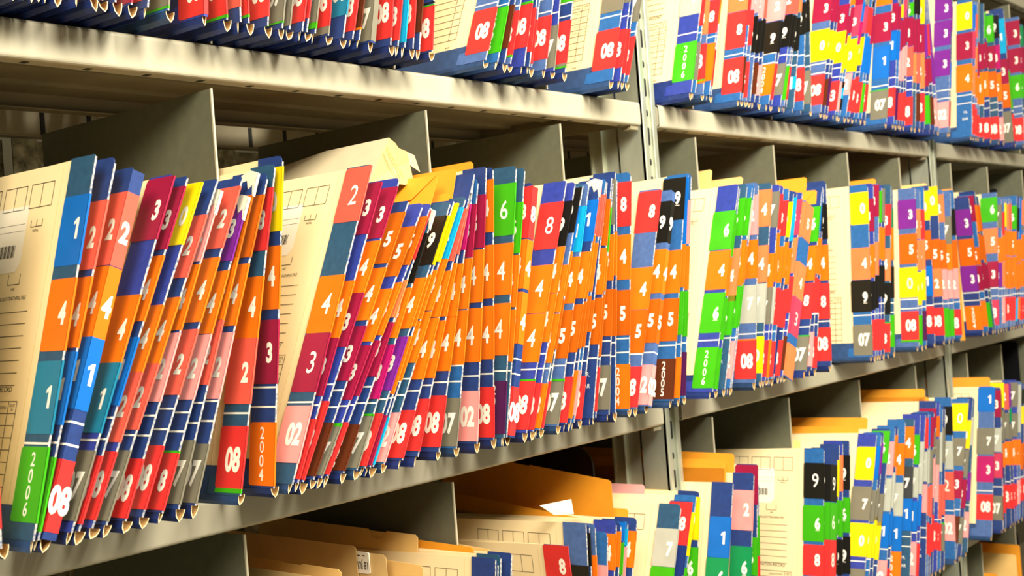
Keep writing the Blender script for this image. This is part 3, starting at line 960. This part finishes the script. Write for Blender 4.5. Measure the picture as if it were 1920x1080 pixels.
for r, fs in rows.items():
    x1, x2 = POST0 + PITCH_X, POST0 + 2 * PITCH_X
    for i, f in enumerate(fs):
        wd = words(f, 5)
        uniq = len(cands[(r, ' '.join(wd))]) == 1
        lean = 'leaning ' if abs(f['d'].x) > .12 else 'upright '
        if not wd:
            wd = ['plain', CW[f['tab']]]
            uniq = False
        if uniq and len(wd) >= 3:
            f['label'] = '%sfolder tabbed %s, on the %s shelf' % (lean, ' '.join(wd), ROWN[r])
        else:
            x = f['xb']
            if x < x1:
                n = sum(1 for g in fs if x <= g['xb'] < x1)
                pl = '%s folder before the nearer post' % nth(n)
            elif x < x2:
                n = sum(1 for g in fs if x1 <= g['xb'] <= x)
                pl = '%s folder beyond the nearer post' % nth(n)
            else:
                n = sum(1 for g in fs if x2 <= g['xb'] <= x)
                pl = '%s folder beyond the farther post' % nth(n)
            f['label'] = '%s on the %s shelf, %s' % (pl, ROWN[r], 'only its %s edge in view' % wd[1] if wd[0] == 'plain' else 'tabbed ' + ' '.join(wd[:4]))


def build_folder(f, idx):
    H, th = f['H'], f['th']
    slant = math.atan2(f['xt'] - f['xb'], f['d'].z * H)
    zb = BASE[f['row']] + GUS + .0003
    t = empty('file_folder', (f['xb'], f['yf'], zb), f['label'], 'folder',
              'colour-tabbed file folders on the %s shelf' % ROWN[f['row']], (0, slant, 0))
    rr = random.Random(idx * 13 + 5)
    D = rr.uniform(.320, .335)
    drop = rr.uniform(.0005, .004)
    thick = f['W'] > 0
    fw = th if thick else .0005
    tm = TABM[f['tab']]
    tape = TAPE2 if f['tab'] in 'tlb' else TAPE
    # covers
    m = MB()
    m.prism([(TABW - .002, .004), (D, .004), (D, H - drop - .004), (.12, H - drop), (TABW - .002, H - .0006)], 0, .0005, YZ, CREAM)
    m.box((-.00012, TABW + .0105, .024), (0, TABW + .0111, H - drop - .002), CREASE)
    if f['prev'] > .034:
        form(m, H, idx if f['row'] == 'T' else 0)
    m.build('front_cover', t)
    m = MB()
    b2 = rr.uniform(0, .004)
    yb0 = .006 + 1.5 * th
    m.prism([(yb0, .003), (D, .003), (D, H - .004 - b2), (.12, H - b2), (yb0 + .004, H - .001)], th - .0005, th, YZ, CREAM)
    m.build('back_cover', t)
    # tab: coloured end strip of the front cover, wrapped round its front edge
    m = MB()
    cr = rr.choice((.002, .004, .006))
    m.prism(rounded(0, TABW, 0, H, cr, 'd', 3), -.0011, -.0005, YZ, tm, tm)
    m.prism([(TABW - .001, .0), (TABW + .012, .001), (TABW + .010, .016), (TABW - .001, .017)], -.0009, -.0005, YZ, tm, tm)
    m.box((-.0011, -.0006, .0), (fw, 0.0, H - cr), tm if thick else WORN)
    covered = lambda z: any(q[3] - .001 < z < q[4] + .001 for q in f['labels'])
    for q in (.295, .237):
        z = q * H
        if not covered(z):
            m.box((-.00125, -.0007, z), (fw if thick else -.0009, TABW, z + .0017), WHITE)
    if not covered(.14 * H):
        for tx_, z in (('YR.', .175 * H), ('BAR', .128 * H)):
            m.text(tx_, .0052, lambda u, v: (-.00115, .014 - u, z + v), WHITE, sx=.95)
    tab = m.build('colour_tab', t)
    # folded bottom taped in blue: an open V seen from the front
    m = MB()
    x0, x1 = -.0005, min(th, .0085) + .0004
    tip = x0 + (x1 - x0) * rr.uniform(.35, .7)
    g2 = GUS - rr.uniform(0, .003)
    w_ = min(.0007, (x1 - x0) * .2)
    outer = [(x0, .026), (x0, -.001), (x0 * .5 + tip * .5 - (tip - x0) * .22, -g2 * .62), (tip, -g2), (x1 * .5 + tip * .5 + (x1 - tip) * .22, -g2 * .62), (x1, -.001), (x1, .0015)]
    cx = (x0 + x1) / 2
    inner = [(p + (w_ if p < cx else -w_) if abs(p - tip) > 1e-6 else p, q + (w_ * 1.3 if k in (2, 3, 4) else 0)) for k, (p, q) in enumerate(outer)]
    n = len(outer)
    ya, yb = rr.uniform(.002, .005), D - .003
    for k in range(n - 1):
        (a, c), (e, g) = outer[k], outer[k + 1]
        m.face([(a, ya, c), (e, ya, g), (e, yb, g), (a, yb, c)], tape)
        (a2, c2), (e2, g3) = inner[k], inner[k + 1]
        m.face([(a2, ya, c2), (a2, yb, c2), (e2, yb, g3), (e2, ya, g3)], INNER)
        m.face([(a, ya, c), (a2, ya, c2), (e2, ya, g3), (e, ya, g)], CREAM)
    m.build('bottom_gusset', t)
    if th > .0032:
        m = MB()
        a, c = .0007, th - .0008
        n = max(1, min(4, int((c - a) / .0016)))
        for k in range(n):
            xa = a + (c - a) * k / n
            xc = a + (c - a) * (k + .85) / n
            top = H - rr.uniform(.004, .014)
            m.prism([(yb0 + rr.uniform(.004, .012), .001), (D - .006, .001), (D - .006, top - .003), (yb0 + rr.uniform(.004, .02), top)], xa, xc, YZ, PAPER)
        m.build('paper_sheets', t)
    if f['torn']:
        m = MB()
        m.prism([(.021, H - .002), (.017, H - .009), (.011, H - .008), (.007, H - .017), (.002, H - .013), (-.0012, H - .024), (-.0012, H - .001), (.009, H + .002)], -.0017, -.0011, YZ, PAPER)
        m.prism([(-.0012, H - .024), (.003, H - .010), (.004, H - .001), (-.0012, H - .001)], -.0016, .002, YZ, PAPER)
        m.build('torn_corner', tab)['label'] = 'torn cream paper corner'
    # stickers
    for c, dg, st, z0, z1, see in f['labels']:
        nm, lm = LAB[c]
        big = z1 - z0 > .02
        m = MB()
        wl = TABW + rr.uniform(-.001, .0025)
        r = .003 if big else .0006
        x = -.0014 - (0 if big else .0001)
        m.prism(rounded(-.0009, wl, z0, z1, r, 'bc', 3), x, -.0011, YZ, lm)
        m.box((x, -.0009, z0), (fw + .0003, -.0006, z1), lm)
        if dg and big:
            zc = z0 + (z1 - z0) * rr.uniform(.46, .52)
            if len(dg) == 4:
                for k, ch in enumerate(dg):
                    zz = z1 - (z1 - z0) * (.17 + .22 * k)
                    m.text(ch, .0105, lambda u, v: (x - .00015, .0165 - u, zz + v), WHITE, sx=.8, bold=.012)
            else:
                hh, yc, bo, sx = (.0200, .0140, .045, .68) if len(dg) == 2 else (.0168, .0098, .045, .74)
                if st:
                    hh, yc, bo, sx = .0215, .014, .004, .8
                m.text(dg, hh, lambda u, v: (x - .00015, yc - u, zc + v), WHITE, sx=sx, bold=bo)
                if dg in '69' and not st and rr.random() < .6:
                    m.box((x - .0002, yc - .0035, zc - hh * .5 - .0028), (x - .0001, yc + .0035, zc - hh * .5 - .002), WHITE)
                if thick and fw > .006:
                    m.text(dg, hh, lambda u, v: (fw * .5 + u, -.00105, zc - .002 + v), WHITE, sx=sx * .9, bold=bo)
        m.build('colour_label', tab)


k = 0
for r in 'MTB':
    for f in rows[r]:
        build_folder(f, k)
        k += 1
# ------------------------------------------------------------------ loose jackets, envelopes, film sleeves
def sheet(name, cat, label, px, y, zbase, m, group=None, length=.28, back=0.0, notch=None, flap=False, lean=0.0, cut=0.0):
    """a paper jacket standing in the row: its front top corner shows at pixel px on the plane Y = y"""
    P = at(px[0], px[1], y)
    H = P.z - zbase
    x0, sl = slip({zm: 'M', zbt: 'B'}.get(zbase), P.x, H)
    if sl:
        lean = math.tan(sl)
    t = empty(name, ((x0 if sl else P.x - lean * H), y, zbase), label, cat, group, (0, math.atan(lean), 0))
    H = H / math.cos(math.atan(lean))
    top = [(0, H - .003), (.004, H)]
    for a, d in (notch if isinstance(notch, list) else [notch] if notch else []):
        for k in range(9):
            u = k / 8
            hh = H + back * (a + .03 * u) / length
            top.append((a + .03 * u, hh - d * math.sin(math.pi * u) ** .7 if 0 < k < 8 else hh))
    top += [(length, H + back)]
    poly = [(length, 0.0), (0, 0.0)] + top
    b = MB()
    b.prism(poly, -.0006, -.0002, YZ, m)
    b.build('front_panel', t)
    b = MB()
    b.prism([(length, 0.0), (.003, 0.0), (.003, H - .002 - cut), (length, H + back - .001 - cut)], .0002, .0006, YZ, m)
    b.build('back_panel', t)
    if flap:
        b = MB()
        b.face([(-.0014, .002, H - .001), (-.0026, .03, H - .030), (-.0026, length * .6, H - .034), (-.0014, length, H + back - .001)], m)
        b.build('closing_flap', t)
    return t


zm, zbt, zl = BASE['M'], BASE['B'], LIP['lowest'] + LIPH + .0005
G1 = 'manila jackets on the middle shelf'
sheet('manila_jacket', 'jacket', 'long orange manila jacket rising behind the maroon-3 folders, middle shelf', (885, 302), -.05, zm, MANILA, G1, back=-.004)
sheet('manila_jacket', 'jacket', 'orange manila jacket in front of the tallest one beside the white mailer', (860, 316), -.054, zm, MANILA, G1)
sheet('manila_jacket', 'jacket', 'manila jacket with notched corner behind the amber-5 folders, middle shelf', (824, 327), -.057, zm, MANILA, G1, flap=True)
sheet('manila_jacket', 'jacket', 'yellowish manila jacket behind the slate 9 folder, middle shelf', (844, 362), -.06, zm, MANILA, G1)
sheet('manila_jacket', 'jacket', 'low manila jacket showing right above the amber-5 stickers, middle shelf', (806, 376), -.066, zm, MANILA, G1)
sheet('manila_jacket', 'jacket', 'manila jacket peeping above the green-6 folders beyond the nearer post', (1391, 331), .02, zm, MANILA2, G1)
sheet('manila_jacket', 'jacket', 'torn manila corner above the first green-6 folder beyond the nearer post', (1326, 317), .04, zm, MANILA2, G1, back=-.01)
sheet('manila_jacket', 'jacket', 'tall orange manila jacket above the amber and peach 5 folders', (1511, 332), -.05, zm, MANILA, G1)
sheet('manila_jacket', 'jacket', 'orange manila jacket with folded flap above the peach-5 folder', (1533, 356), -.07, zm, MANILA, G1, flap=True)
sheet('manila_jacket', 'jacket', 'shaded manila jacket behind the yellow-0 folder, middle shelf', (1633, 334), -.02, zm, MANILA, G1)
sheet('manila_jacket', 'jacket', 'pale manila jacket just before the farther post, middle shelf', (1733, 343), -.05, zm, MANILA2, G1)
sheet('manila_jacket', 'jacket', 'manila jacket just beyond the farther post, middle shelf', (1781, 353), -.06, zm, MANILA, G1)
G2 = 'manila jackets on the bottom shelf'
sheet('manila_pocket', 'jacket', 'big orange file pocket with a thumb notch under the middle shelf lip', (1146, 900), -.02, zbt, MANILA, G2, length=.30, back=.038, notch=(.135, .026))
sheet('manila_jacket', 'jacket', 'orange manila jacket lying lower in front of the notched pocket', (1144, 973), -.035, zbt, MANILA, G2, back=.03)
sheet('manila_jacket', 'jacket', 'small orange manila corner beside the notched file pocket', (1161, 960), -.03, zbt, MANILA, G2)
sheet('manila_jacket', 'jacket', 'pale manila jacket behind the red-8 folder, bottom shelf', (1143, 993), -.038, zbt, MANILA2, G2, back=.02, notch=[(.05, .012), (.095, .012), (.14, .012), (.185, .012)])
sheet('film_jacket', 'sleeve', 'dark film showing through the scalloped pale jacket, bottom shelf', (1130, 985), -.03, zbt, BLACKF, None, back=.01)
sheet('manila_jacket', 'jacket', 'uppermost of three manila jackets beside the nearer post, bottom shelf', (1376, 851), -.04, zbt, MANILA, G2, back=.006)
sheet('manila_jacket', 'jacket', 'middle of three manila jackets beside the nearer post, bottom shelf', (1369, 859), -.044, zbt, MANILA, G2)
sheet('manila_jacket', 'jacket', 'lowest of three manila jackets beside the nearer post, bottom shelf', (1354, 881), -.046, zbt, MANILA, G2)
sheet('manila_jacket', 'jacket', 'pale manila jacket behind the big record-form cover, bottom shelf', (1500, 826), -.01, zbt, MANILA2, G2, back=.006)
sheet('manila_jacket', 'jacket', 'manila jacket behind the yellow-0 folder, bottom shelf', (1628, 783), -.03, zbt, MANILA, G2)
sheet('manila_jacket', 'jacket', 'shorter manila jacket behind the yellow-0 folder, bottom shelf', (1615, 799), -.034, zbt, MANILA, G2)
sheet('manila_jacket', 'jacket', 'tall manila jacket standing before the farther post, bottom shelf', (1732, 730), -.05, zbt, MANILA, G2)
sheet('manila_jacket', 'jacket', 'tall manila jacket, front one of the pair before the farther post', (1740, 745), -.058, zbt, MANILA, G2)
sheet('manila_jacket', 'jacket', 'orange manila jacket behind the blue-1 folder, bottom shelf', (1857, 707), -.06, zbt, MANILA, G2)
sheet('manila_jacket', 'jacket', 'pink card jacket showing beside the nearer post, bottom shelf', (1215, 907), .01, zbt, PINKF, G2)
sheet('manila_jacket', 'jacket', 'cream jacket behind the pink card, beside the nearer post', (1272, 914), .0, zbt, MANILA2, G2)
G3 = 'manila jackets in the dark compartment of the bottom shelf'
sheet('manila_jacket', 'jacket', 'orange jacket nearest the plain navy folders, bottom shelf', (886, 1027), -.03, zbt, MANILA, G3, back=.012)
sheet('manila_jacket', 'jacket', 'cream jacket with a straight edge behind the orange one, dark compartment', (921, 1030), -.03, zbt, MANILA2, G3, back=.02)
sheet('manila_jacket', 'jacket', 'pale tan jacket with clipped corner in the dark compartment', (793, 1060), -.01, zbt, MANILA2, G3, back=.012, notch=(.10, .010))
sheet('manila_jacket', 'jacket', 'pale jacket with a curled front edge in the dark compartment', (845, 1072), -.02, zbt, MANILA2, G3, back=.012)
st = sheet('manila_jacket', 'jacket', 'tan jacket bearing the upside-down 18 JUL 2007 date sticker', (724, 1041), .02, zbt, TAN, G3, back=.010, notch=(.09, .012))
sheet('manila_jacket', 'jacket', 'dark tan jacket low down beside the second divider, bottom shelf', (640, 1068), .0, zbt, MANILA2, G3, back=.008, notch=(.06, .012))
sheet('manila_jacket', 'jacket', 'dark tan jacket at the foot of the dark compartment', (600, 1082), -.01, zbt, TAN, G3, back=.006)
sheet('manila_jacket', 'jacket', 'shaded tan jacket high up in the dark compartment', (668, 1024), .06, zbt, TAN, G3, back=.008)
sheet('manila_jacket', 'jacket', 'shaded cream jacket along the back of the dark compartment', (760, 1010), .04, zbt, MANILA2, G3, back=.010, notch=(.05, .010))
# date sticker: its print is upside down, as the jacket stands on its head
dv = fwd + (672 - 960) / FPX * R_ - (1060 - 540) / FPX * U_
L0 = st.location
P = Vector((0, CAM_Y, CAM_Z)) + dv * (L0.x / dv.x)
b = MB()
sx0 = -.0024
yy, zz = P.y - L0.y, P.z - L0.z
b.prism(rounded(yy - .020, yy + .020, zz - .008, zz + .016, .002), sx0, -.0012, YZ, WHITE)
b.text('18 JUL 2007', .0085, lambda u, v: (sx0 - .0002, yy + u, zz + .001 - v), INK, sx=.58, bold=.02)
for q in range(4):
    b.box((sx0 - .0002, yy - .014 + q * .008, zz + .0115), (sx0 - .0001, yy - .010 + q * .008, zz + .0127), INK)
b.build('date_sticker', st)['label'] = 'white date sticker printed 18 JUL 2007 upside down'

# black film sleeves: rounded dark plastic jackets
def sleeve(px, y, zb, label, length=.24, r=.03):
    P = at(px[0], px[1], y)
    t = empty('film_sleeve', (P.x, y, zb), label, 'sleeve', 'black film sleeves')
    H = P.z - zb
    for nm, a, c in (('front_sheet', -.0014, -.0002), ('back_sheet', .0002, .0014)):
        b = MB()
        b.prism(rounded(0, length, 0, H, r, 'cd', 8), a, c, YZ, BLACKF)
        b.build(nm, t)


sleeve((1869, 353), .01, zm, 'black film sleeve with rounded corner behind the green-6 folder, middle shelf', .12, .006)
sleeve((1110, 838), .05, zbt, 'black film sleeve with rounded top behind the notched orange pocket', .22, .03)
sleeve((1908, 640), .04, zbt, 'large black film sleeve beneath the middle shelf, beyond the farther post', .20, .01)
sleeve((1908, 992), .0, zl, 'black film sleeve on the lowest shelf beyond the farther post', .20, .015)
b = MB()
e = empty('loose_paper', at(1075, 960, -.03), 'loose cream paper corner folded over the lower orange jacket, bottom shelf', 'paper')
q = [at(1012, 948, -.034) - e.location, at(1071, 936, -.045) - e.location, at(1076, 964, -.05) - e.location, at(1040, 966, -.04) - e.location]
b.face(q, PAPER)
b.face([(p.x + .0006, p.y + .0006, p.z) for p in q[::-1]], PAPER)
b.build('folded_sheet', e)
# the lowest shelf shows only in the corner
sheet('manila_jacket', 'jacket', 'orange manila jacket on the lowest shelf beside the black sleeve', (1912, 1022), -.01, zl, MANILA, 'lowest shelf jackets', back=.004)
sheet('manila_jacket', 'jacket', 'pale jacket on the lowest shelf behind its folder', (1905, 1040), -.02, zl, MANILA2, 'lowest shelf jackets')
sheet('manila_jacket', 'jacket', 'orange jacket lowest down beside the farther post', (1870, 1076), -.03, zl, MANILA, 'lowest shelf jackets')

# white bubble mailer standing open above the folders
e = empty('bubble_mailer', at(700, 420, -.01), 'white padded mailer with its flap open above the maroon-3 folders', 'envelope')
base = e.location.copy()


def loc(p, y):
    return tuple(at(p[0], p[1], y) - base)


b = MB()
fl = [loc((729, 258), -.012), loc((690, 345), -.018), loc((640, 470), -.02)]
bk = [(p[0] - .002, p[1] + .24, p[2] - (.018 if i == 0 else 0)) for i, p in enumerate(fl)]
md = [(p[0] - .001, p[1] + .10, p[2] - (.002 if i == 0 else 0)) for i, p in enumerate(fl)]
for A_, B_ in ((fl, md), (md, bk)):
    for k in (0, 1):
        b.face([A_[k], A_[k + 1], B_[k + 1], B_[k]], MAILER)
        b.face([(q[0] + .0009, q[1], q[2]) for q in (A_[k], B_[k], B_[k + 1], A_[k + 1])], MAILER)
b.build('near_panel', e)
b = MB()
out = [((729, 258), -.012), ((741, 268), -.010), ((748, 278), -.008), ((763, 284), -.004), ((768, 306), -.002), ((775, 338), -.008), ((760, 347), -.014), ((742, 344), -.018), ((722, 352), -.018), ((690, 345), -.0175)]
pts = [loc(p, y) for p, y in out]
cen = tuple(sum(q[i] for q in pts) / len(pts) for i in range(3))
for k in range(len(pts)):
    b.face([cen, pts[k], pts[(k + 1) % len(pts)]], MAILIN)
    b.face([(q[0], q[1] + .0012, q[2]) for q in (cen, pts[(k + 1) % len(pts)], pts[k])], MAILER)
p0, p1 = Vector(loc((721, 283), -.0145)), Vector(loc((747, 330), -.0155))
ux = (p1 - p0).normalized()
uy = Vector((ux.z, 0, -ux.x)) * -1
mid = (p0 + p1) / 2 + Vector((0, -.006, 0))
b.text('Shipping Label here.', .0042, lambda u, v: tuple(mid + ux * u + uy * v), OCHRE, sx=.8)
a0, a1, a2 = Vector(loc((724, 282), -.0185)), Vector(loc((727, 290), -.0185)), Vector(loc((750, 334), -.0185))
for A_, B_ in ((a0, a1), (a1, a2)):
    b.face([tuple(A_), tuple(B_), tuple(B_ + Vector((.0006, 0, .0003))), tuple(A_ + Vector((.0006, 0, .0003)))], OCHRE)
b.build('open_flap', e)
b = MB()
tip = [loc(p, y) for p, y in (((748, 278), -.006), ((777, 291), .004), ((788, 323), .008), ((768, 309), .0))]
b.face(tip, MAILER)
b.face([(q[0], q[1] + .001, q[2]) for q in tip[::-1]], MAILER)
b.build('peel_strip', e)
